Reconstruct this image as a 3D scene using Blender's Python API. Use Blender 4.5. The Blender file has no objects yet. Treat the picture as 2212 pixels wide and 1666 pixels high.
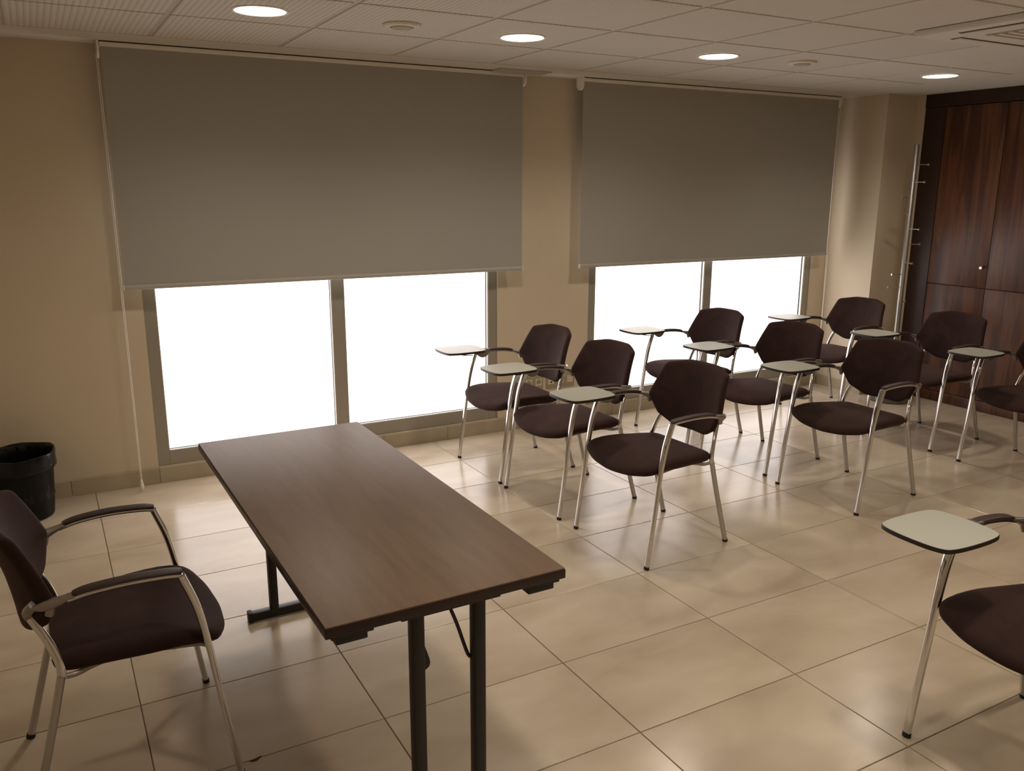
import bpy, bmesh, math, random
from mathutils import Vector, Matrix

random.seed(7)
C = bpy.context.scene.collection
PI = math.pi
ZC = 2.30                      # ceiling height

# ------------------------------------------------------------------ camera
cam_d = bpy.data.cameras.new('camera')
cam = bpy.data.objects.new('camera', cam_d)
C.objects.link(cam)
cam_d.sensor_fit = 'HORIZONTAL'
cam_d.sensor_width = 36.0
cam_d.lens = 36.0 * 1827.9 / 2212.0
YAW, PITCH, ROLL = 0.5066, -0.2316, 0.0030
fw = Vector((math.sin(YAW) * math.cos(PITCH), math.cos(YAW) * math.cos(PITCH), math.sin(PITCH)))
rt0 = Vector((math.cos(YAW), -math.sin(YAW), 0.0))
up0 = rt0.cross(fw)
rt = rt0 * math.cos(ROLL) + up0 * math.sin(ROLL)
up = up0 * math.cos(ROLL) - rt0 * math.sin(ROLL)
cam.matrix_world = Matrix(((rt.x, up.x, -fw.x, -0.321), (rt.y, up.y, -fw.y, -4.876),
                           (rt.z, up.z, -fw.z, 1.623), (0, 0, 0, 1)))
cam_d.clip_start = 0.05
bpy.context.scene.camera = cam

# ------------------------------------------------------------------ world, exposure
sc = bpy.context.scene
sc.view_settings.view_transform = 'Standard'
sc.view_settings.look = 'None'
sc.view_settings.gamma = 1.0
sc.view_settings.use_curve_mapping = False
sc.view_settings.exposure = 0.0
w = bpy.data.worlds.new('world')
sc.world = w
w.use_nodes = True
w.node_tree.nodes['Background'].inputs[0].default_value = (0.8, 0.87, 1.0, 1)
w.node_tree.nodes['Background'].inputs[1].default_value = 1.0

LAMP_STRENGTH = 9.0          # glow of the diffuser discs
LAMP_POWER = 50.0            # light thrown by each downlight, W
LAMP_COLOR = (1.0, 0.86, 0.715, 1)
PANE_STRENGTH = 2.7

# ------------------------------------------------------------------ helpers
def link(o, parent=None):
    C.objects.link(o)
    if parent is not None:
        o.parent = parent
    return o

def tag(o, label=None, cat=None, group=None, kind=None):
    if label: o['label'] = label
    if cat: o['category'] = cat
    if group: o['group'] = group
    if kind: o['kind'] = kind
    return o

def thing(name, label, cat, loc=(0, 0, 0), rz=0.0, group=None):
    o = bpy.data.objects.new(name, None)
    o.empty_display_size = 0.1
    o.location = loc
    o.rotation_euler = (0, 0, rz)
    C.objects.link(o)
    return tag(o, label, cat, group)

def mesh_obj(name, me, mat, parent=None, loc=None):
    o = bpy.data.objects.new(name, me)
    if mat is not None and not me.materials:
        for m in (mat if isinstance(mat, (list, tuple)) else [mat]):
            me.materials.append(m)
    if loc is not None:
        o.location = loc
    return link(o, parent)

def bm_obj(name, bm, mat, parent=None, loc=None, smooth=False, angle=40):
    me = bpy.data.meshes.new(name)
    bmesh.ops.recalc_face_normals(bm, faces=bm.faces[:])
    if smooth:
        for f in bm.faces: f.smooth = True
        for e in bm.edges:
            if len(e.link_faces) == 2 and e.calc_face_angle(0) > math.radians(angle):
                e.smooth = False
    bm.to_mesh(me)
    bm.free()
    return mesh_obj(name, me, mat, parent, loc)

def add_box(bm, x0, x1, y0, y1, z0, z1, bevel=0.0, mi=0):
    b = bmesh.new()
    vs = [b.verts.new((x, y, z)) for x in (x0, x1) for y in (y0, y1) for z in (z0, z1)]
    for f in ((0, 1, 3, 2), (4, 6, 7, 5), (0, 4, 5, 1), (2, 3, 7, 6), (0, 2, 6, 4), (1, 5, 7, 3)):
        b.faces.new([vs[i] for i in f])
    if bevel:
        bmesh.ops.bevel(b, geom=b.edges[:], offset=bevel, segments=2, profile=0.6, affect='EDGES')
    merge(bm, b, mi)

def merge(bm, b, mi=0):
    mp = {}
    for v in b.verts: mp[v] = bm.verts.new(v.co)
    for f in b.faces:
        try:
            nf = bm.faces.new([mp[v] for v in f.verts]); nf.material_index = mi; nf.smooth = f.smooth
        except ValueError:
            pass
    b.free()

def box_obj(name, x0, x1, y0, y1, z0, z1, mat, parent=None, bevel=0.0, loc=None):
    bm = bmesh.new()
    add_box(bm, x0, x1, y0, y1, z0, z1, bevel)
    return bm_obj(name, bm, mat, parent, loc, smooth=bool(bevel), angle=30)

def catmull(pts, n=6):
    pts = [Vector(p) for p in pts]
    if len(pts) < 3: return pts
    P = [pts[0] * 2 - pts[1]] + pts + [pts[-1] * 2 - pts[-2]]
    out = []
    for i in range(1, len(P) - 2):
        a, b, c, d = P[i - 1], P[i], P[i + 1], P[i + 2]
        for k in range(n):
            t = k / n
            out.append(0.5 * ((2 * b) + (c - a) * t + (2 * a - 5 * b + 4 * c - d) * t * t + (3 * b - a - 3 * c + d) * t ** 3))
    out.append(pts[-1])
    return out

def add_sweep(bm, path, lat=(0, 1, 0), w=0.02, h=0.02, n=10, e=2.0, mi=0):
    """tube along path; w is its width along lat, h across; w and h may be functions of 0..1; e is the squareness"""
    path = [Vector(p) for p in path]
    L = Vector(lat).normalized()
    rings = []
    N = len(path)
    for i, p in enumerate(path):
        t = (path[min(i + 1, N - 1)] - path[max(i - 1, 0)]).normalized()
        s = (L - t * L.dot(t)).normalized()
        q = t.cross(s)
        k = i / (N - 1)
        ww = w(k) if callable(w) else w
        hh = h(k) if callable(h) else h
        ring = []
        for j in range(n):
            a = 2 * PI * j / n
            ca, sa = math.cos(a), math.sin(a)
            x = math.copysign(abs(ca) ** (2 / e), ca) * ww / 2
            y = math.copysign(abs(sa) ** (2 / e), sa) * hh / 2
            ring.append(bm.verts.new(p + s * x + q * y))
        rings.append(ring)
    for a, b in zip(rings, rings[1:]):
        for j in range(n):
            f = bm.faces.new((a[j], a[(j + 1) % n], b[(j + 1) % n], b[j]))
            f.material_index = mi; f.smooth = True
    for r in (rings[0], rings[-1]):
        f = bm.faces.new(r); f.material_index = mi

def sweep_obj(name, path, mat, parent=None, **k):
    bm = bmesh.new()
    add_sweep(bm, path, **k)
    return bm_obj(name, bm, mat, parent, smooth=True, angle=50)

def add_lathe(bm, prof, c=(0, 0, 0), n=32, mi=0, cap0=True, cap1=True):
    rings = []
    for r, z in prof:
        rings.append([bm.verts.new((c[0] + r * math.cos(2 * PI * j / n), c[1] + r * math.sin(2 * PI * j / n), c[2] + z)) for j in range(n)])
    for a, b in zip(rings, rings[1:]):
        for j in range(n):
            f = bm.faces.new((a[j], a[(j + 1) % n], b[(j + 1) % n], b[j])); f.material_index = mi
    if cap0: bm.faces.new(rings[0]).material_index = mi
    if cap1: bm.faces.new(rings[-1]).material_index = mi

def lathe_obj(name, prof, mat, parent=None, c=(0, 0, 0), n=32, angle=35, **k):
    bm = bmesh.new()
    add_lathe(bm, prof, c, n, **k)
    return bm_obj(name, bm, mat, parent, smooth=True, angle=angle)

def chaikin(pts, it=3):
    for _ in range(it):
        out = []
        for i in range(len(pts)):
            a, b = pts[i], pts[(i + 1) % len(pts)]
            out.append((a[0] * .75 + b[0] * .25, a[1] * .75 + b[1] * .25))
            out.append((a[0] * .25 + b[0] * .75, a[1] * .25 + b[1] * .75))
        pts = out
    return pts

def round_poly(pts, seg=4, sub=3):
    """closed polygon from (a, b, corner radius), edges subdivided"""
    n = len(pts); out = []
    for i in range(n):
        p = Vector(pts[i][:2]); a = Vector(pts[i - 1][:2]); b = Vector(pts[(i + 1) % n][:2]); r = pts[i][2]
        u, v = (a - p).normalized(), (b - p).normalized()
        half = math.acos(max(-1, min(1, u.dot(v)))) / 2
        d = min(r / math.tan(half), (a - p).length * .45, (b - p).length * .45)
        s, e = p + u * d, p + v * d
        for k in range(seg + 1):
            t = k / seg
            out.append(tuple((1 - t) ** 2 * s + 2 * t * (1 - t) * p + t * t * e))
    res = []
    for i in range(len(out)):
        a, b = Vector(out[i]), Vector(out[(i + 1) % len(out)])
        res.append(tuple(a))
        if (b - a).length > .035:
            for k in range(1, sub): res.append(tuple(a.lerp(b, k / sub)))
    return res

def add_pad(bm, outline, th, edge, fn, mi=0, crown=0.0, smin=0.0):
    """closed cushion: plan outline (a, b), thickness th, rounded edge; fn maps (a, b, c) to xyz"""
    n = len(outline)
    ca = sum(p[0] for p in outline) / n
    cb = sum(p[1] for p in outline) / n
    R = min(math.hypot(p[0] - ca, p[1] - cb) for p in outline)
    def ring(s, c):
        return [bm.verts.new(fn(ca + (p[0] - ca) * s, cb + (p[1] - cb) * s, c)) for p in outline]
    ins = edge / R
    prof = []
    for s in (0.15, 0.35, 0.55, 0.72, 0.85):
        if s < 1 - ins: prof.append((s, th / 2 + crown * (1 - s * s)))
    K = 5
    for k in range(K + 1):
        a = PI / 2 * k / K
        prof.append((1 - ins + ins * math.sin(a), (th / 2 - edge) + edge * math.cos(a) + crown * 0.1 * (1 - k / K)))
    low = [(s, -c if c > 0 else c) for s, c in reversed([(s, abs(c)) for s, c in prof])]
    full = prof + [(s, c) for s, c in low]
    rings = [ring(s, c) for s, c in full]
    for a, b in zip(rings, rings[1:]):
        for j in range(n):
            f = bm.faces.new((a[j], a[(j + 1) % n], b[(j + 1) % n], b[j])); f.smooth = True; f.material_index = mi
    for r in (rings[0], rings[-1]):
        f = bm.faces.new(r); f.smooth = True; f.material_index = mi

def add_prism(bm, outline, fn0, fn1, mi_side=0, mi_top=0, mi_bot=0):
    a = [bm.verts.new(fn0(*p)) for p in outline]
    b = [bm.verts.new(fn1(*p)) for p in outline]
    n = len(outline)
    for j in range(n):
        bm.faces.new((a[j], a[(j + 1) % n], b[(j + 1) % n], b[j])).material_index = mi_side
    bm.faces.new(a).material_index = mi_bot
    bm.faces.new(b).material_index = mi_top

def dup(root, loc, rz, label, group=None):
    r = root.copy(); C.objects.link(r)
    r.location = loc; r.rotation_euler = (0, 0, rz)
    r['label'] = label
    if group: r['group'] = group
    for ch in list(root.children):
        c = ch.copy(); C.objects.link(c); c.parent = r
        for g in ch.children:
            d = g.copy(); C.objects.link(d); d.parent = c
    return r

# ------------------------------------------------------------------ materials
def mat(name, col=(0.5, 0.5, 0.5), rough=0.5, metal=0.0, spec=0.5, coat=0.0, sheen=0.0):
    m = bpy.data.materials.new(name); m.use_nodes = True
    b = m.node_tree.nodes['Principled BSDF']
    b.inputs['Base Color'].default_value = (*col, 1)
    b.inputs['Roughness'].default_value = rough
    b.inputs['Metallic'].default_value = metal
    b.inputs['Specular IOR Level'].default_value = spec
    b.inputs['Coat Weight'].default_value = coat
    b.inputs['Sheen Weight'].default_value = sheen
    return m

class NT:
    def __init__(s, m): s.t = m.node_tree; s.b = s.t.nodes['Principled BSDF']
    def n(s, kind, **k):
        x = s.t.nodes.new(kind)
        for a, v in k.items(): setattr(x, a, v)
        return x
    def l(s, a, b): s.t.links.new(a, b)
    def ramp(s, fac, stops):
        r = s.n('ShaderNodeValToRGB')
        el = r.color_ramp.elements
        while len(el) < len(stops): el.new(0.5)
        for e, (p, c) in zip(el, stops): e.position = p; e.color = (*c, 1)
        s.l(fac, r.inputs[0]); return r.outputs[0]
    def coords(s, scale=(1, 1, 1), kind='Object', jitter=True):
        tc = s.n('ShaderNodeTexCoord'); mp = s.n('ShaderNodeMapping')
        mp.inputs['Scale'].default_value = scale
        s.l(tc.outputs[kind], mp.inputs[0])
        if not jitter: return mp.outputs[0]
        oi = s.n('ShaderNodeObjectInfo'); mu = s.n('ShaderNodeVectorMath', operation='SCALE')
        cb = s.n('ShaderNodeCombineXYZ')
        s.l(oi.outputs['Random'], cb.inputs[0]); s.l(oi.outputs['Random'], cb.inputs[1]); s.l(oi.outputs['Random'], cb.inputs[2])
        s.l(cb.outputs[0], mu.inputs[0]); mu.inputs['Scale'].default_value = 57.0
        ad = s.n('ShaderNodeVectorMath', operation='ADD')
        s.l(mp.outputs[0], ad.inputs[0]); s.l(mu.outputs[0], ad.inputs[1])
        return ad.outputs[0]
    def noise(s, vec, scale, detail=4, rough=0.55, dist=0.0):
        x = s.n('ShaderNodeTexNoise')
        x.inputs['Scale'].default_value = scale; x.inputs['Detail'].default_value = detail
        x.inputs['Roughness'].default_value = rough; x.inputs['Distortion'].default_value = dist
        s.l(vec, x.inputs['Vector']); return x.outputs['Fac']
    def bump(s, h, strength, dist=0.002):
        x = s.n('ShaderNodeBump'); x.inputs['Strength'].default_value = strength; x.inputs['Distance'].default_value = dist
        s.l(h, x.inputs['Height']); s.l(x.outputs[0], s.b.inputs['Normal'])
    def mix(s, fac, a, b):
        x = s.n('ShaderNodeMix', data_type='RGBA')
        if isinstance(fac, float): x.inputs[0].default_value = fac
        else: s.l(fac, x.inputs[0])
        s.l(a, x.inputs[6]); s.l(b, x.inputs[7]); return x.outputs[2]

# floor tile: satin porcelain with soft sandy clouds
M_tile = mat('porcelain_tile', rough=0.21, spec=0.5)
t = NT(M_tile)
v = t.coords((1.0, 1.8, 1.0))
n1 = t.noise(v, 2.2, 4, 0.5, 0.3)
col = t.ramp(n1, [(0.28, (0.48, 0.395, 0.295)), (0.50, (0.57, 0.485, 0.37)), (0.72, (0.66, 0.575, 0.455))])
oi = t.n('ShaderNodeObjectInfo')
tint = t.ramp(oi.outputs['Random'], [(0.0, (0.93, 0.92, 0.90)), (1.0, (1.0, 1.0, 1.0))])
mx = t.n('ShaderNodeMix', data_type='RGBA', blend_type='MULTIPLY'); mx.inputs[0].default_value = 1.0
t.l(col, mx.inputs[6]); t.l(tint, mx.inputs[7]); t.l(mx.outputs[2], t.b.inputs['Base Color'])

M_grout = mat('grout', (0.20, 0.15, 0.10), 0.9)
M_skirt = mat('skirting_tile', rough=0.35)
t = NT(M_skirt); v = t.coords()
t.l(t.ramp(t.noise(v, 5, 5), [(0.3, (0.37, 0.31, 0.21)), (0.7, (0.46, 0.39, 0.28))]), t.b.inputs['Base Color'])

M_wall = mat('cream_paint', (0.72, 0.60, 0.41), 0.75, spec=0.25)
t = NT(M_wall); v = t.coords(jitter=False)
t.l(t.ramp(t.noise(v, 1.2, 4), [(0.3, (0.60, 0.515, 0.385)), (0.7, (0.64, 0.55, 0.415))]), t.b.inputs['Base Color'])
t.bump(t.noise(v, 160, 2), 0.08, 0.001)

M_plaster = mat('ceiling_plaster', (0.68, 0.65, 0.59), 0.85, spec=0.2)
M_bar = mat('ceiling_grid_metal', (0.55, 0.51, 0.45), 0.6)
M_ctile = mat('ceiling_tile_ribbed', (0.68, 0.65, 0.59), 0.9, spec=0.15)
t = NT(M_ctile); v = t.coords(jitter=False)
wv = t.n('ShaderNodeTexWave', wave_type='BANDS', bands_direction='X')
wv.inputs['Scale'].default_value = 13.2; wv.inputs['Distortion'].default_value = 0.0
t.l(v, wv.inputs['Vector'])
vo = t.n('ShaderNodeTexVoronoi'); vo.inputs['Scale'].default_value = 120
t.l(v, vo.inputs['Vector'])
ad = t.n('ShaderNodeMath', operation='MULTIPLY'); t.l(wv.outputs['Fac'], ad.inputs[0]); ad.inputs[1].default_value = 1.0
t.l(t.ramp(ad.outputs[0], [(0.0, (0.56, 0.53, 0.475)), (0.35, (0.67, 0.64, 0.58)), (1.0, (0.69, 0.66, 0.60))]), t.b.inputs['Base Color'])
t.bump(ad.outputs[0], 0.5, 0.002)
M_ctile2 = mat('ceiling_tile_plain', (0.68, 0.65, 0.59), 0.9, spec=0.15)

M_blind = mat('blind_fabric', rough=0.85, spec=0.2)
t = NT(M_blind); v = t.coords(jitter=False)
t.l(t.ramp(t.noise(v, 900, 2), [(0.3, (0.37, 0.358, 0.322)), (0.7, (0.42, 0.407, 0.368))]), t.b.inputs['Base Color'])
t.bump(t.noise(v, 700, 2), 0.15, 0.0005)
M_whiteplastic = mat('white_plastic', (0.84, 0.81, 0.74), 0.4)
M_bar_blind = mat('blind_bottom_bar', (0.43, 0.41, 0.37), 0.5)
M_frame = mat('window_aluminium', (0.34, 0.315, 0.26), 0.45, metal=0.25)
M_gasket = mat('window_gasket', (0.02, 0.018, 0.015), 0.6)
M_bead = mat('glazing_bead', (0.6, 0.57, 0.5), 0.35, metal=0.4)
M_pane = mat('frosted_pane', (0.4, 0.4, 0.4), 0.35)
b = M_pane.node_tree.nodes['Principled BSDF']
b.inputs['Emission Color'].default_value = (1.0, 0.925, 0.915, 1)
b.inputs['Emission Strength'].default_value = PANE_STRENGTH

M_lamp = mat('lamp_diffuser', (0.9, 0.9, 0.9), 0.5)
b = M_lamp.node_tree.nodes['Principled BSDF']
b.inputs['Emission Color'].default_value = LAMP_COLOR
b.inputs['Emission Strength'].default_value = LAMP_STRENGTH

M_fabric = mat('brown_velour', rough=0.85, spec=0.2, sheen=0.18)
t = NT(M_fabric); v = t.coords()
t.l(t.ramp(t.noise(v, 7, 4, 0.6, 0.8), [(0.3, (0.018, 0.0078, 0.0068)), (0.7, (0.037, 0.0160, 0.0132))]), t.b.inputs['Base Color'])
t.b.inputs['Sheen Roughness'].default_value = 0.45
t.b.inputs['Sheen Tint'].default_value = (0.55, 0.33, 0.27, 1)
t.bump(t.noise(v, 420, 2), 0.25, 0.0008)
M_chrome = mat('chrome', (0.72, 0.72, 0.72), 0.11, metal=1.0)
M_satin = mat('satin_aluminium', (0.52, 0.515, 0.50), 0.28, metal=1.0)
M_stand = mat('brushed_steel', (0.45, 0.44, 0.42), 0.42, metal=0.9)
M_cast = mat('cast_grey', (0.33, 0.30, 0.27), 0.38, metal=0.7)
M_armpad = mat('arm_pad_plastic', (0.045, 0.028, 0.025), 0.5)
M_rubber = mat('black_rubber', (0.012, 0.011, 0.010), 0.6)
M_lam = mat('tablet_laminate', (0.42, 0.425, 0.375), 0.40)
M_lamedge = mat('tablet_edge', (0.02, 0.013, 0.011), 0.5)
M_black = mat('black_metal', (0.010, 0.009, 0.009), 0.42)
M_bin = mat('bin_plastic', (0.005, 0.005, 0.005), 0.4, spec=0.2)
M_bag = mat('bin_liner_film', (0.005, 0.005, 0.005), 0.25, spec=0.3)
M_drum = mat('stand_base_grey', (0.12, 0.12, 0.11), 0.4, metal=0.2)
M_beigeplate = mat('socket_frame_taupe', (0.34, 0.28, 0.19), 0.5)
M_insert = mat('socket_insert_cream', (0.68, 0.60, 0.44), 0.45)
M_dark = mat('dark_slot', (0.05, 0.042, 0.034), 0.8)
M_acgrille = mat('ac_grille', (0.42, 0.38, 0.31), 0.6)
M_detector = mat('detector_ivory', (0.70, 0.65, 0.52), 0.5)
M_dirt = mat('debris', (0.035, 0.018, 0.010), 0.9)

def wood(name, stops, scale, rough, dist, ax=(1, 1, 1), spec=0.4):
    m = mat(name, rough=rough, spec=spec)
    t = NT(m); v = t.coords(ax)
    a = t.noise(v, scale, 6, 0.62, dist)
    t.l(t.ramp(a, stops), t.b.inputs['Base Color'])
    t.bump(t.noise(v, scale * 5, 3), 0.04, 0.0006)
    return m

M_table = wood('table_laminate', [(0.25, (0.140, 0.091, 0.056)), (0.5, (0.168, 0.110, 0.069)), (0.75, (0.196, 0.129, 0.083))], 3.0, 0.42, 0.5, (9, 1.1, 1))
M_tedge = mat('table_edge_band', (0.022, 0.008, 0.007), 0.3)
M_wood = wood('wardrobe_veneer', [(0.25, (0.030, 0.011, 0.0062)), (0.45, (0.072, 0.026, 0.0125)), (0.58, (0.130, 0.050, 0.021)), (0.78, (0.060, 0.021, 0.0105))], 1.9, 0.36, 0.7, (1, 7, 0.55))
M_wood2 = wood('wardrobe_frame', [(0.25, (0.022, 0.0085, 0.006)), (0.75, (0.042, 0.0165, 0.0105))], 2.0, 0.4, 0.5, (1, 7, 0.6))

# ------------------------------------------------------------------ structure: floor
X0, X1, Y1 = -0.853, 6.2, -6.16
floor = box_obj('floor', X0, X1, Y1, 0.0, -0.06, -0.003, M_grout)
tag(floor, 'beige porcelain tiled floor with thin dark joints', kind='structure')
TU, TV, GAP = 0.66, 0.44, 0.0035

def tile_mesh(name, w, d, h, ch, g):
    me = bpy.data.meshes.new(name)
    a, b = w / 2 - g / 2, d / 2 - g / 2
    v = []
    for s, z in ((0, -h), (0, -ch), (ch, 0)):
        v += [(-a + s, -b + s, z), (a - s, -b + s, z), (a - s, b - s, z), (-a + s, b - s, z)]
    f = [(8, 9, 10, 11)]
    for k in (0, 4):
        for j in range(4):
            f.append((k + j, k + (j + 1) % 4, k + 4 + (j + 1) % 4, k + 4 + j))
    me.from_pydata(v, [], f)
    return me

ft = tile_mesh('floor_tile', TU, TV, 0.009, 0.0012, GAP)
for i in range(-3, 7):
    for j in range(14):
        mesh_obj('floor_tile', ft, M_tile, floor, (1.127 + (i + .5) * TU, -(j + .5) * TV, random.uniform(-0.0003, 0.0)))

# ------------------------------------------------------------------ walls
GX1 = (0.135, 2.275)      # window 1 opening
GX2 = (2.990, 5.165)      # window 2 opening
WZ0, WZ1 = 0.092, 1.80
bm = bmesh.new()
for (a, b_, z0, z1) in ((X0, GX1[0], 0, ZC), (GX1[1], GX2[0], 0, ZC), (GX2[1], 5.33, 0, ZC),
                        (GX1[0], GX1[1], 0, WZ0), (GX1[0], GX1[1], WZ1, ZC), (GX2[0], GX2[1], 0, WZ0), (GX2[0], GX2[1], WZ1, ZC)):
    add_box(bm, a, b_, 0, 0.2, z0, z1)
wall_w = tag(bm_obj('wall_window', bm, M_wall), 'cream painted wall holding the two wide windows', kind='structure')
tag(box_obj('wall_left', X0 - 0.12, X0, Y1, 0.2, 0, ZC, M_wall), 'cream painted side wall behind the waste bin', kind='structure')
tag(box_obj('wall_back', X0 - 0.12, X1 + .12, Y1 - 0.12, Y1, 0, ZC, M_wall), 'cream painted wall facing the windows', kind='structure')
tag(box_obj('wall_right', X1, X1 + 0.12, Y1, 0.2, 0, ZC, M_wall), 'cream painted wall behind the wardrobe', kind='structure')
bm = bmesh.new()
add_box(bm, 5.33, X1, -0.45, 0.2, 0, ZC)
add_box(bm, 5.668, X1, -0.525, -0.45, 0, ZC)
tag(bm_obj('wall_column', bm, M_wall), 'cream wall pier between the window and the wardrobe', kind='structure')

# skirting of cut tiles
def skirting(name, segs, along, label):
    """segs: list of (start, end) along the wall; along: function (s, out, z) -> xyz"""
    root = bpy.data.objects.new(name, None); C.objects.link(root); tag(root, label, kind='structure')
    for a, b_ in segs:
        bm = bmesh.new()
        v = []
        for s in (a + .0012, b_ - .0012):
            for o, z in ((0, 0.0), (0.011, 0.0), (0.011, 0.086), (0.009, 0.090), (0, 0.090)):
                v.append(bm.verts.new(along(s, o, z)))
        for k in range(5):
            bm.faces.new((v[k], v[(k + 1) % 5], v[5 + (k + 1) % 5], v[5 + k]))
        bm.faces.new(v[:5]); bm.faces.new(v[5:])
        bm_obj('skirting_tile', bm, M_skirt, root)
    return root
def cuts(a, b_, o, s):
    c = [a]; k = math.ceil((a - o) / s + 1e-4)
    while o + k * s < b_ - 0.01: c.append(o + k * s); k += 1
    c.append(b_); return list(zip(c, c[1:]))
skirting('baseboard_window', cuts(X0 + .011, 5.318, 0.137, 0.44), lambda s, o, z: (s, -o, z), 'beige tile skirting along the window wall')
skirting('baseboard_pier', [(-0.461, -0.012)], lambda s, o, z: (5.33 - o, s, z), 'beige tile skirting on the side of the wall pier')
skirting('baseboard_pier_front', [(5.33, 5.656)], lambda s, o, z: (s, -0.45 - o, z), 'beige tile skirting on the front of the wall pier')
skirting('baseboard_left', cuts(Y1, -0.012, -0.2, 0.44), lambda s, o, z: (X0 + o, s, z), 'beige tile skirting along the left side wall')

# ------------------------------------------------------------------ windows
def window(name, gx, mull, label):
    x0, x1 = gx
    m0, m1 = mull
    yf = 0.012
    bm = bmesh.new()
    fw_ = 0.064
    add_box(bm, x0, x0 + fw_, yf, 0.09, WZ0, WZ1, 0.002)
    add_box(bm, x1 - fw_, x1, yf, 0.09, WZ0, WZ1, 0.002)
    add_box(bm, x0 + fw_, x1 - fw_, yf, 0.09, WZ0, WZ0 + 0.082, 0.002)
    add_box(bm, x0 + fw_, x1 - fw_, yf, 0.09, WZ1 - 0.07, WZ1, 0.002)
    o = tag(bm_obj(name, bm, M_frame), label, kind='structure')
    box_obj('mullion', m0, m1, yf, 0.09, WZ0 + 0.082, WZ1 - 0.07, M_frame, o, 0.002)
    z0, z1 = WZ0 + 0.082, WZ1 - 0.07
    for a, b_ in ((x0 + fw_, m0), (m1, x1 - fw_)):
        pane = box_obj('pane', a + .001, b_ - .001, 0.046, 0.052, z0 + .001, z1 - .001, M_pane, o)
        tag(pane, 'bright frosted glass pane')
        bm = bmesh.new()       # glazing bead and black gasket round the pane
        g, d = 0.005, 0.008
        for (p, q, r_, s_) in ((a, a + g, z0, z1), (b_ - g, b_, z0, z1), (a + g, b_ - g, z0, z0 + g), (a + g, b_ - g, z1 - g, z1)):
            add_box(bm, p, q, 0.034, 0.046, r_, s_)
        bm_obj('gasket', bm, M_gasket, o)
        bm = bmesh.new()
        for (p, q, r_, s_) in ((a, a + 0.0035, z0, z1), (b_ - 0.0035, b_, z0, z1), (a + .0035, b_ - .0035, z0, z0 + .0035), (a + .0035, b_ - .0035, z1 - .0035, z1)):
            add_box(bm, p, q, 0.016, 0.034, r_, s_)
        bm_obj('glazing_bead', bm, M_bead, o)
    return o
window('window_1', GX1, (1.168, 1.244), 'wide aluminium window with two frosted panes, farther from the wardrobe')
window('window_2', GX2, (4.045, 4.118), 'wide aluminium window with two frosted panes, beside the wall pier')

# ------------------------------------------------------------------ ceiling
ceil = box_obj('ceiling', X0 - .12, X1 + .12, Y1 - .12, 0.2, ZC + 0.016, ZC + 0.1, M_plaster)
tag(ceil, 'white suspended ceiling of square tiles with a plain border', kind='structure')
CX0, CX1, CY0, CY1 = -0.355, 5.045, -0.352, -5.752
for (a, b_, c, d) in ((X0, X1, CY0, 0.0), (X0, X1, Y1, CY1), (X0, CX0, CY1, CY0), (CX1, X1, CY1, CY0)):
    box_obj('ceiling_border', a, b_, c, d, ZC, ZC + 0.0155, M_plaster, ceil)
ct = tile_mesh('ceiling_tile', 0.6, 0.6, 0.010, 0.0015, 0.021)
ct.flip_normals()
for vtx in ct.vertices: vtx.co.z = -vtx.co.z
ct2 = ct.copy()
for i in range(9):
    for j in range(9):
        x, y = CX0 + (i + .5) * .6, CY0 - (j + .5) * .6
        plain = (x > 3.9) or (j == 0 and x > 3.2)
        mesh_obj('ceiling_tile', ct2 if plain else ct, M_ctile2 if plain else M_ctile, ceil, (x, y, ZC))
for i in range(10):
    x = CX0 + i * .6
    box_obj('grid_bar', x - .015, x + .015, CY1, CY0, ZC + 0.0040, ZC + 0.0155, M_bar, ceil)
for j in range(10):
    y = CY0 - j * .6
    box_obj('grid_bar', CX0, CX1, y - .015, y + .015, ZC + 0.0043, ZC + 0.0157, M_bar, ceil)

# ------------------------------------------------------------------ ceiling fittings
def downlight(x, y, label):
    t = thing('downlight', label, 'light', (x, y, ZC), 0, 'round ceiling downlights')
    lathe_obj('trim_ring', [(0.100, -0.002), (0.112, -0.001), (0.112, -0.006), (0.108, -0.008), (0.100, -0.006), (0.100, -0.002)], M_whiteplastic, t, n=40, cap0=False, cap1=False)
    lathe_obj('diffuser', [(0.0005, -0.0045), (0.099, -0.0045), (0.099, -0.001), (0.0005, -0.001)], M_lamp, t, n=40)
    ld = bpy.data.lights.new('downlight_beam', 'SPOT')
    ld.energy = LAMP_POWER; ld.color = LAMP_COLOR[:3]
    ld.spot_size = math.radians(150); ld.spot_blend = 1.0; ld.shadow_soft_size = 0.085
    lo = bpy.data.objects.new('downlight_beam', ld); lo.location = (0, 0, -0.012)
    link(lo, t)
    return t
downlight(0.552, -1.235, 'lit round downlight in the ceiling before the first window, above the table')
downlight(1.760, -1.215, 'lit round downlight between the ceiling speaker and the blinds, above the front row')
downlight(2.950, -1.230, 'lit round downlight above the second row of chairs')
downlight(4.700, -1.300, 'lit round downlight in the ceiling beside the wardrobe')
for x, y, lab in ((0.545, -3.65, 'added unseen round downlight in the ceiling over the aisle end of the folding table'),  # unseen downlights on the camera side, added to raise the room's brightness
                  (1.745, -3.65, 'added unseen round downlight in the ceiling over the lone tablet chair'),
                  (2.945, -3.65, 'added unseen round downlight in the ceiling behind the lone tablet chair'),
                  (4.745, -3.65, 'added unseen round downlight in the ceiling past the end of the wardrobe'),
                  (1.745, -5.45, 'added unseen round downlight by the back wall on the table side'),
                  (4.745, -5.45, 'added unseen round downlight by the back wall on the wardrobe side')):
    downlight(x, y, lab)

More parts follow.
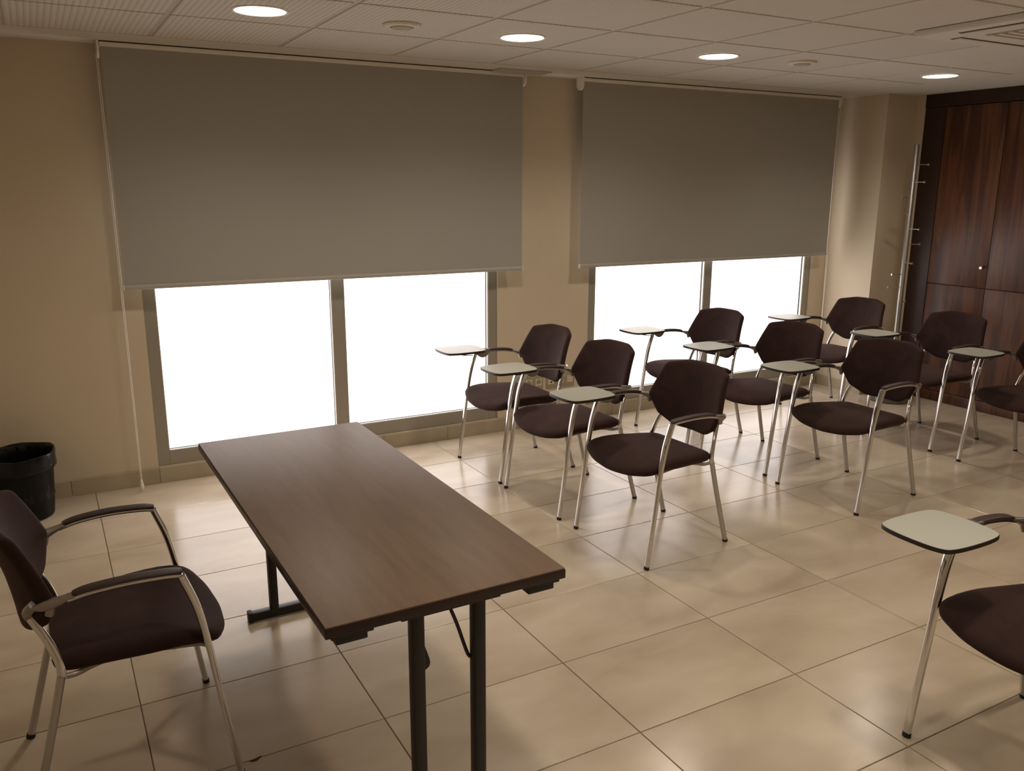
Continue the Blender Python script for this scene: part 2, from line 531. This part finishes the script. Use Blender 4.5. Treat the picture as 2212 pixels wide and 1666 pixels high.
def ceiling_disc(x, y, r, label):
    t = thing('ceiling_speaker', label, 'speaker', (x, y, ZC), 0, 'round fittings in the ceiling')
    lathe_obj('rim', [(r, -0.0005), (r, -0.006), (r * .92, -0.012), (r * .62, -0.014), (r * .6, -0.004), (r * .6, -0.0005)], M_detector, t, n=36)
    lathe_obj('centre_cap', [(r * .57, -0.004), (r * .56, -0.016), (r * .5, -0.019), (0.0005, -0.019), (0.0005, -0.004)], M_acgrille, t, n=36)
ceiling_disc(1.155, -1.228, 0.083, 'round ivory speaker in the ceiling between two downlights')
ceiling_disc(3.510, -1.290, 0.078, 'round ivory speaker in the ceiling above the second and third rows')

# air conditioning cassette
t = thing('air_conditioner', 'white ceiling air conditioning cassette with slots round its sides', 'air conditioner', (3.665, -2.695, ZC))
hw = 0.475
bm = bmesh.new()
add_box(bm, -hw, hw, -hw, hw, -0.028, -0.001, 0.008)
bm_obj('panel', bm, M_plaster, t, smooth=True)
for k in range(4):
    a = k * PI / 2
    o = box_obj('air_slot', -0.30, 0.30, hw - 0.115, hw - 0.06, -0.0295, -0.0265, M_dark, t)
    o.rotation_euler = (0, 0, a)
    o2 = box_obj('louvre', -0.295, 0.295, hw - 0.108, hw - 0.072, -0.033, -0.030, M_plaster, t)
    o2.rotation_euler = (0, 0, a)
gr = box_obj('return_grille', -0.27, 0.27, -0.27, 0.27, -0.031, -0.027, M_acgrille, t)
for k in range(12):
    y = -0.25 + k * 0.0455
    box_obj('grille_slat', -0.265, 0.265, y - .012, y + .012, -0.036, -0.0312, M_plaster, gr)

# linear vent on the border between the blinds
t = thing('ceiling_vent', 'slim ceiling air vent at the wall between the two blinds', 'vent', (2.35, -0.165, ZC))
bm = bmesh.new()
for (a, b_, c, d) in ((-.175, .175, .055, .07), (-.175, .175, -.07, -.055), (-.175, -.16, -.055, .055), (.16, .175, -.055, .055)):
    add_box(bm, a, b_, c, d, -0.010, -0.001)
bm_obj('vent_frame', bm, M_bar, t)
box_obj('vent_slot', -.16, .16, -.055, .055, -0.004, -0.001, M_dark, t)
for k in range(4):
    y = -.042 + k * .028
    box_obj('vent_slat', -.16, .16, y - .008, y + .008, -0.008, -0.0045, M_bar, t)

# ------------------------------------------------------------------ roller blinds
def blind(x0, x1, zb, chain_x, chain_z, label, side):
    t = thing('roller_blind', label, 'blind', ((x0 + x1) / 2, -0.10, ZC), 0, 'roller blinds over the windows')
    cx = (x0 + x1) / 2
    a, b_ = x0 - cx, x1 - cx
    z = lambda h: h - ZC
    box_obj('head_rail', a - .004, b_ + .004, -0.028, 0.045, z(ZC - .026), z(ZC - .006), M_whiteplastic, t, 0.003)
    bm = bmesh.new()          # cloth: thin slab with a faint bow
    n = 24
    rows = []
    for i in range(n + 1):
        x = a + (b_ - a) * i / n
        bow = 0.002 * math.sin(PI * i / n)
        rows.append([bm.verts.new((x, -0.012 - bow * (0 if k in (0, 2) else 1) + (0.0012 if k >= 2 else 0), zz))
                     for k, zz in enumerate((z(ZC - .026), z(zb), z(zb), z(ZC - .026)))])
    for p, q in zip(rows, rows[1:]):
        for k in range(4):
            bm.faces.new((p[k], p[(k + 1) % 4], q[(k + 1) % 4], q[k]))
    bm.faces.new(rows[0]); bm.faces.new(rows[-1])
    bm_obj('cloth', bm, M_blind, t)
    bm = bmesh.new()
    add_sweep(bm, [(a - .003, -0.012, z(zb - .010)), (b_ + .003, -0.012, z(zb - .010))], lat=(0, 0, 1), w=0.026, h=0.017, n=12, e=2.6)
    bb = bm_obj('bottom_bar', bm, M_bar_blind, t, smooth=True)
    for s in (a - .005, b_ + .001):
        box_obj('end_cap', s, s + .004, -0.0215, -0.0025, z(zb - .0235), z(zb + .0035), M_whiteplastic, bb)
    for s in (a - .016, b_ + .006):
        bm = bmesh.new()
        out = [(-0.032, 0.0)] + [(0.007 + 0.039 * math.cos(PI + k * PI / 10), -0.045 + 0.034 * math.sin(PI + k * PI / 10)) for k in range(11)] + [(0.046, 0.0)]
        add_prism(bm, out, lambda y, zz: (s, y, zz - 0.0005), lambda y, zz: (s + .010, y, zz - 0.0005))
        bm_obj('end_bracket', bm, M_whiteplastic, t)
    for k, dy in enumerate((-0.022, 0.000)):
        bm = bmesh.new()
        xx = chain_x - cx
        add_sweep(bm, [(xx + dy * .4, dy, z(2.235)), (xx + dy * .4 + .002, dy, z(1.2)), (xx + (k * .006 - .003), dy * .3 - .006, z(chain_z + .05))], lat=(1, 0, 0), w=0.0034, h=0.0034, n=6)
        bm_obj('pull_chain', bm, M_whiteplastic, t, smooth=True)
    bm = bmesh.new()
    add_lathe(bm, [(0.002, .058), (0.006, .050), (0.0085, .034), (0.011, .018), (0.0095, .006), (0.004, 0.0)], (chain_x - cx, -0.008, z(chain_z)), 14)
    bm_obj('chain_weight', bm, M_whiteplastic, t, smooth=True)
    return t
blind(0.045, 2.392, 1.118, 0.032, 0.012, 'grey roller blind half lowered over the window above the waste bin', 0)
blind(2.838, 5.195, 1.112, 5.215, 0.30, 'grey roller blind half lowered over the window beside the wall pier', 1)

# ------------------------------------------------------------------ sockets
def sockets(x0, kinds, label):
    n = len(kinds)
    t = thing('socket_panel', label, 'socket', (x0 + n * .0385, 0, 0.31), 0, 'wall sockets between the windows')
    bm = bmesh.new()
    hwid = n * .0385
    add_box(bm, -hwid, hwid, -0.009, 0.0, -0.052, 0.052, 0.003)
    bm_obj('cover_frame', bm, M_beigeplate, t, smooth=True)
    for k, kd in enumerate(kinds):
        cx = -hwid + .0385 + k * .077
        ins = box_obj('insert', cx - .023, cx + .023, -0.0115, -0.0085, -.024, .024, M_insert, t, 0.0008)
        if kd == 'round':
            bm = bmesh.new()
            add_lathe(bm, [(0.0185, 0), (0.0185, .001), (0.0005, .001), (0.0005, 0)], (0, 0, 0), 24)
            bmesh.ops.rotate(bm, verts=bm.verts[:], matrix=Matrix.Rotation(PI / 2, 3, 'X'))
            bmesh.ops.translate(bm, verts=bm.verts[:], vec=(cx, -0.0116, .003))
            w_ = bm_obj('socket_well', bm, M_beigeplate, ins, smooth=True)
            for s in (-.0095, .0095):
                box_obj('pin_hole', cx + s - .0025, cx + s + .0025, -.0135, -.0125, .0005, .0055, M_dark, ins)
        elif kd == 'data':
            box_obj('data_port', cx - .007, cx + .007, -.0128, -.0116, -.016, -.004, M_dark, ins)
            box_obj('label_strip', cx - .016, cx + .016, -.0125, -.0116, .006, .012, M_beigeplate, ins)
        else:
            for zz in (-.010, .004, .015):
                box_obj('rocker_line', cx - .019, cx + .019, -.0125, -.0116, zz, zz + .0022, M_beigeplate, ins)
sockets(2.395, ('data', 'round', 'round'), 'taupe wall socket panel nearer the first window')
sockets(2.651, ('data', 'round', 'lines'), 'taupe wall socket panel nearer the second window')

# ------------------------------------------------------------------ wardrobe
WX = 5.66
YL, YR = -0.528, -2.62
t = thing('wardrobe', 'tall dark walnut built-in wardrobe with plain doors and small steel knobs', 'wardrobe', (WX, (YL + YR) / 2, 0))
oy = (YL + YR) / 2
def wp(name, x0, x1, y0, y1, z0, z1, m, parent=t, bevel=0.0015):
    return box_obj(name, x0 - WX, x1 - WX, y0 - oy, y1 - oy, z0, z1, m, parent, bevel)
wp('carcass', WX + .024, 6.195, YR, YL, 0.0, ZC - .002, M_wood2)
wp('plinth', WX + .004, WX + .023, YR, YL, 0.001, 0.078, M_wood)
wp('cornice', WX - .006, WX + .023, YR, YL, 2.205, ZC - .002, M_wood2)
wp('stile', WX, WX + .023, -0.70, YL, 0.080, 2.203, M_wood2)
wp('stile', WX, WX + .023, YR, YR + .05, 0.080, 2.203, M_wood2)
DW = 0.4665
for k in range(4):
    ya = -0.7035 - k * DW
    yb = ya - DW + .004
    for (z0, z1) in ((0.083, 0.903), (0.908, 2.200)):
        if yb < YR + .05: yb = YR + .0525
        d = wp('door', WX + .002, WX + .022, yb, ya, z0, z1, M_wood)
        ky = yb + .035
        zk = 1.055 if z0 > .5 else 0.80
        if z0 > .5:
            bm = bmesh.new()
            add_lathe(bm, [(0.006, 0), (0.006, .012), (0.0125, .016), (0.0135, .024), (0.010, .028), (0.0005, .028)], (0, 0, 0), 20)
            bmesh.ops.rotate(bm, verts=bm.verts[:], matrix=Matrix.Rotation(-PI / 2, 3, 'Y'))
            bmesh.ops.translate(bm, verts=bm.verts[:], vec=(0.002, ky - oy, zk))
            bm_obj('knob', bm, M_satin, d, smooth=True)

# ------------------------------------------------------------------ coat stand
t = thing('coat_stand', 'slim steel coat stand with short pegs beside the wardrobe', 'coat stand', (5.395, -0.68, 0))
lathe_obj('base', [(0.150, 0.0), (0.160, 0.006), (0.162, 0.05), (0.158, 0.088), (0.146, 0.102), (0.0005, 0.106)], M_drum, t, n=40)
lathe_obj('pole', [(0.0185, 0.106), (0.0185, 1.925), (0.015, 1.93), (0.0005, 1.93)], M_stand, t, n=20)
R_, L_, K_ = math.radians(-29), math.radians(151), math.radians(-112)
for zz, a in ((1.785, R_), (1.66, K_ + .35), (1.55, L_ + .5), (1.43, L_), (1.32, K_ + .3), (1.205, R_), (1.07, K_), (0.98, L_ + .3), (0.88, L_), (0.764, R_ + .8)):
    d = Vector((math.cos(a), math.sin(a), 0))
    pg = sweep_obj('peg', [Vector((0, 0, zz)) + d * .017, Vector((0, 0, zz)) + d * .095], M_stand, t, lat=(0, 0, 1), w=.007, h=.007, n=8)
    sweep_obj('peg_tip', [Vector((0, 0, zz)) + d * .0945, Vector((0, 0, zz)) + d * .104], M_stand, pg, lat=(0, 0, 1), w=.017, h=.017, n=12)

# ------------------------------------------------------------------ waste bin
t = thing('waste_bin', 'black plastic waste bin with a black liner against the wall', 'bin', (-0.530, -0.20, 0))
lathe_obj('bin_body', [(0.0005, 0.0), (0.128, 0.0), (0.140, 0.008), (0.146, 0.06), (0.163, 0.300), (0.163, 0.318), (0.159, 0.318), (0.142, 0.06), (0.0005, 0.03)], M_bin, t, n=48)
bm = bmesh.new()
prof = [(0.152, 0.10), (0.157, 0.26), (0.160, 0.322), (0.164, 0.336), (0.170, 0.336), (0.172, 0.328), (0.1705, 0.290), (0.1725, 0.275), (0.1735, 0.262), (0.1685, 0.258)]
n = 60
rings = []
for i, (r, z) in enumerate(prof):
    ring = []
    for j in range(n):
        a = 2 * PI * j / n
        wob = 0.0022 * math.sin(7 * a + i) + 0.0016 * math.sin(13 * a + 2.1 * i)
        wz = (0.006 * math.sin(2 * a + 0.6) + 0.003 * math.sin(5 * a)) * (1 if 2 <= i else 0)
        ins = (-0.012 * max(0, math.sin(3 * a + 1.0)) if i == 1 else 0) 
        ring.append(bm.verts.new(((r + abs(wob) * (1 if i >= 3 else -1) + ins) * math.cos(a), (r + abs(wob) * (1 if i >= 3 else -1) + ins) * math.sin(a), z + wz)))
    rings.append(ring)
for a, b_ in zip(rings, rings[1:]):
    for j in range(n):
        bm.faces.new((a[j], a[(j + 1) % n], b_[(j + 1) % n], b_[j]))
bm.faces.new(rings[0])
bm_obj('bin_liner', bm, M_bag, t, smooth=True, angle=60)

# ------------------------------------------------------------------ table
TH = 0.72
TL, TWD = 1.502, 0.600
t = thing('folding_table', 'long dark brown folding table with black metal legs', 'table', (0.4105, -2.531, 0), math.radians(0.45))
bm = bmesh.new()
add_box(bm, -TWD / 2 + .002, TWD / 2 - .002, -TL / 2 + .002, TL / 2 - .002, TH - .004, TH, 0.0008)
top = bm_obj('tabletop', bm, M_table, t, smooth=True)
bm = bmesh.new()
add_box(bm, -TWD / 2, TWD / 2, -TL / 2, TL / 2, TH - .027, TH - .0035, 0.003)
bm_obj('edge_band', bm, M_tedge, t, smooth=True)
for sx in (-1, 1):
    for sy in (-1, 1):
        bm = bmesh.new()
        z1 = TH - .0275
        cx = sx * (TWD / 2 - .062); cy = sy * (TL / 2 - .040)
        add_box(bm, cx - .048, cx + .048, cy - .034, cy + .034, z1 - .008, z1, .002)
        add_box(bm, cx - .036, cx + .036, cy - .028, cy + .028, z1 - .026, z1 - .0075, .004)
        bm_obj('corner_block', bm, M_black, t, smooth=True)
for sy in (-1, 1):
    ly = sy * (TL / 2 - .040)
    ft_ = bmesh.new()
    add_box(ft_, -0.165, 0.165, ly - .017, ly + .017, 0.004, 0.036, .004)
    fo = bm_obj('foot_bar', ft_, M_black, t, smooth=True)
    for s in (-1, 1):
        bm = bmesh.new()
        add_box(bm, s * .170 - .009, s * .170 + .009, ly - .0195, ly + .0195, 0.0, 0.040, .005)
        bm_obj('foot_cap', bm, M_rubber, fo, smooth=True)
    for s in (-1, 1):
        lg = sweep_obj('leg', [(s * .0785, ly, .034), (s * .0785, ly, TH - .036)], M_black, t, lat=(1, 0, 0), w=.033, h=.033, n=16, e=4.5)
    box_obj('hinge_plate', -0.125, 0.125, ly - sy * .0 - .03, ly + .03, TH - .0365, TH - .0275, M_black, t, .002)
    inn = -sy
    sweep_obj('brace', catmull([(0.005, ly + inn * .015, TH - .034), (0.030, ly + inn * .014, TH - .10), (0.052, ly + inn * .012, TH - .172), (0.060, ly + inn * .008, TH - .192), (0.071, ly + inn * .006, TH - .196)], 4), M_black, t, lat=(0, 1, 0), w=.009, h=.009, n=8)
    bm = bmesh.new()
    ol = [(-0.064, .650), (-0.062, .600), (-0.0500, .562), (-0.0475, .550), (-0.051, .540), (-0.062, .533)]
    add_prism(bm, ol, lambda x, z: (x, ly - .006, z), lambda x, z: (x, ly + .006, z))
    bm_obj('fold_lever', bm, M_black, t)

# ------------------------------------------------------------------ chairs (local: forward +x, left +y)
HEX = round_poly([(-.105, .498, .10), (.105, .498, .10), (.190, .545, .05), (.243, .634, .022), (.203, .792, .024), (.090, .815, .20), (-.090, .815, .20), (-.203, .792, .024), (-.243, .634, .022), (-.190, .545, .05)])
def back_fn(y, z, c):
    d = z - .51
    x = -0.216 - 0.02 * d - 0.75 * d * d + 1.3 * y * y
    return (x + c, y * (1 - .3 * c), z)
SEAT = round_poly([(-.168, -.197, .05), (-.168, .197, .05), (.05, .238, .3), (.228, .251, .062), (.268, .135, .3), (.281, 0, .5), (.268, -.135, .3), (.228, -.251, .062), (.05, -.238, .3)])
def seat_fn(x, y, c):
    z = .424 + 0.005 * math.sin((x + .17) * 8) + .014 * (y / .24) ** 2 * max(0, min(1, (x + .17) / .3))
    if x > .13: z -= 1.3 * (x - .13) ** 2
    if x < -.10: z += .8 * (x + .10) ** 2
    tk = 1.0 - .25 * max(0, (x - .1) / .18)
    return (x, y, z + c * tk)

TAB = chaikin([(.388, -.150), (.388, -.338), (.338, -.362), (.168, -.362), (.120, -.338), (.120, -.150), (.170, -.126), (.338, -.126)], 3)

def front_leg_path(s):
    return catmull([(.257, s * .264, .010), (.236, s * .264, .16), (.214, s * .262, .32), (.198, s * .261, .44), (.178, s * .261, .545), (.147, s * .261, .638)], 6)
def arm_path(s):
    return catmull([(.150, s * .261, .639), (.100, s * .262, .645), (.02, s * .262, .648), (-.06, s * .258, .643), (-.115, s * .252, .632)], 9)
def make_chair(name, label, group, tablet):
    t = thing(name, label, 'chair', (0, 0, 0), 0, group)
    bm = bmesh.new(); add_pad(bm, SEAT, .048, .021, seat_fn, crown=.004)
    bm_obj('seat', bm, M_fabric, t, smooth=True, angle=80)
    bm = bmesh.new(); add_pad(bm, HEX, .036, .016, back_fn, crown=.004)
    bm_obj('backrest', bm, M_fabric, t, smooth=True, angle=80)
    for s in (1, -1):
        l = sweep_obj('leg', front_leg_path(s), M_chrome, t, lat=(0, 1, 0), w=lambda k: .024 + .006 * max(0, min(1, (k - .5) / .3)), h=lambda k: .018 + .003 * max(0, min(1, (k - .5) / .3)), n=14, e=2.8)
        sweep_obj('foot', [(.2585, s * .264, 0.0), (.2565, s * .264, .013)], M_rubber, l, lat=(0, 1, 0), w=.027, h=.022, n=12)
        l = sweep_obj('leg', catmull([(-.255, s * .218, .010), (-.222, s * .215, .13), (-.182, s * .211, .28), (-.150, s * .209, .408)], 4), M_satin, t, lat=(0, 1, 0), w=.022, h=.021, n=12, e=2.6)
        sweep_obj('foot', [(-.2580, s * .218, 0.0), (-.2545, s * .218, .013)], M_rubber, l, lat=(0, 1, 0), w=.025, h=.025, n=12)
        sweep_obj('back_post', catmull([(-.149, s * .209, .400), (-.150, s * .207, .440), (-.168, s * .196, .500), (-.196, s * .180, .558), (-.208, s * .172, .580)], 5), M_chrome, t, lat=(0, 1, 0), w=.017, h=.022, n=12, e=2.4)
        # under-seat rail with brackets reaching both legs
        sweep_obj('seat_rail', catmull([(.200, s * .256, .420), (.165, s * .225, .416), (0, s * .195, .418), (-.07, s * .190, .408), (-.115, s * .196, .398), (-.150, s * .208, .404)], 5), M_cast, t, lat=(0, 0, 1), w=.016, h=.014, n=8)
        # arm: chrome bar, pad, cast bracket
        sweep_obj('armrest', arm_path(s), M_chrome, t, lat=(0, 1, 0), w=.024, h=.011, n=10, e=3)
        ap = [p for p in arm_path(s) if p.x > -.106 and (p.x < .116 or not (tablet and s < 0))]
        sweep_obj('arm_pad', [p + Vector((0, 0, .0105)) for p in ap], M_armpad, t, lat=(0, 1, 0), w=lambda k: .034 * (1 - .3 * abs(2 * k - 1) ** 8), h=lambda k: .0125 * (1 - .3 * abs(2 * k - 1) ** 8), n=12, e=3.2)
        bm = bmesh.new()
        add_sweep(bm, catmull([(-.098, s * .254, .641), (-.140, s * .247, .628), (-.172, s * .236, .618), (-.196, s * .222, .614)], 5), lat=(0, 1, 0), w=lambda k: .026 - .006 * k, h=lambda k: .012 + .016 * math.sin(PI * min(1, k * 1.05)) ** 2, n=12, e=2.6)
        add_sweep(bm, catmull([(-.188, s * .226, .622), (-.200, s * .208, .604), (-.206, s * .188, .588), (-.204, s * .174, .572)], 5), lat=(0, 1, 0), w=.021, h=.024, n=12, e=2.8)
        add_sweep(bm, [(-.150, s * .244, .622), (-.158, s * .240, .594)], lat=(0, 1, 0), w=.018, h=.022, n=10)
        bm_obj('arm_bracket', bm, M_cast, t, smooth=True, angle=50)
    sweep_obj('cross_bar', [(.12, -.212, .414), (.12, .212, .414)], M_cast, t, lat=(0, 0, 1), w=.018, h=.018, n=8)
    sweep_obj('cross_bar', [(-.10, -.195, .410), (-.10, .195, .410)], M_cast, t, lat=(0, 0, 1), w=.018, h=.018, n=8)
    if tablet:
        bm = bmesh.new()
        zt = .681
        add_prism(bm, TAB, lambda x, y: (x, y, zt - .013), lambda x, y: (x, y, zt - .001))
        tb = bm_obj('writing_tablet', bm, M_lamedge, t, smooth=True, angle=30)
        bm = bmesh.new()
        cx, cy = .254, -.244
        add_prism(bm, TAB, lambda x, y: (cx + (x - cx) * .992, cy + (y - cy) * .992, zt - .0012), lambda x, y: (cx + (x - cx) * .99, cy + (y - cy) * .99, zt))
        tag(bm_obj('writing_surface', bm, M_lam, tb), 'pale grey laminate writing surface')
        # hinge: half-disc plate and support arm under the leaf
        bm = bmesh.new()
        ol = [(.052 + .046 * math.cos(PI + k * PI / 12), .667 + .050 * math.sin(PI + k * PI / 12)) for k in range(13)]
        add_prism(bm, ol, lambda x, z: (x + .055, -.246, z), lambda x, z: (x + .055, -.236, z))
        bm_obj('hinge_plate', bm, M_cast, t, smooth=True)
        box_obj('hinge_block', .075, .200, -.275, -.248, .644, .6675, M_cast, t, .003)
        sweep_obj('stay_wire', catmull([(.300, -.240, .667), (.265, -.243, .650), (.225, -.246, .640), (.170, -.250, .634)], 5), M_black, t, lat=(0, 1, 0), w=.006, h=.006, n=6)
    return t

proto = make_chair('tablet_chair', '', 'tablet-arm chairs in rows', True)
spots = [
    (2.058, -0.657, 0.0, 'brown tablet chair at the window end of the row beside the table'),
    (2.060, -1.254, 1.5, 'brown tablet chair in the middle of the row beside the table'),
    (2.090, -1.914, 2.2, 'brown tablet chair at the aisle end of the row beside the table'),
    (3.447, -0.597, 0.5, 'brown tablet chair of the centre row standing closest to the second window'),
    (3.448, -1.257, 2.8, 'brown tablet chair in the middle of the centre row'),
    (3.422, -1.932, 0.4, 'brown tablet chair at the aisle end of the centre row'),
    (4.785, -0.640, 0.5, 'brown tablet chair by the wall pier in the row along the wardrobe'),
    (4.730, -1.440, -2.5, 'brown tablet chair in the middle of the row along the wardrobe'),
    (4.695, -2.165, 0.5, 'brown tablet chair at the aisle end of the row along the wardrobe'),
    (2.079, -3.752, -0.8, 'brown tablet chair standing alone across the aisle from the three rows'),
]
for k, (x, y, a, lab) in enumerate(spots):
    rz = PI + math.radians(a)
    if k == 0:
        proto.location = (x, y, 0); proto.rotation_euler = (0, 0, rz); proto['label'] = lab
    else:
        dup(proto, (x, y, 0), rz, lab)

arm = make_chair('armchair', 'dark brown chair with two armrests and no tablet, facing the folding table', None, False)
arm.location = (-0.240, -2.430, 0)
arm.rotation_euler = (0, 0, math.radians(0.8))

# ------------------------------------------------------------------ debris on the floor
bm = bmesh.new()
ol = [(-.018, -.002), (-.006, .000), (.006, .005), (.019, .008), (.010, -.001), (.004, -.006), (-.006, -.006)]
add_prism(bm, ol, lambda x, y: (x, y, 0.0), lambda x, y: (x * .9, y * .9, 0.0025))
d = bm_obj('debris', bm, M_dirt, None, (0.070, -2.645, 0.0))
tag(d, 'tiny dark scrap of dirt lying on the floor near the table', 'debris')
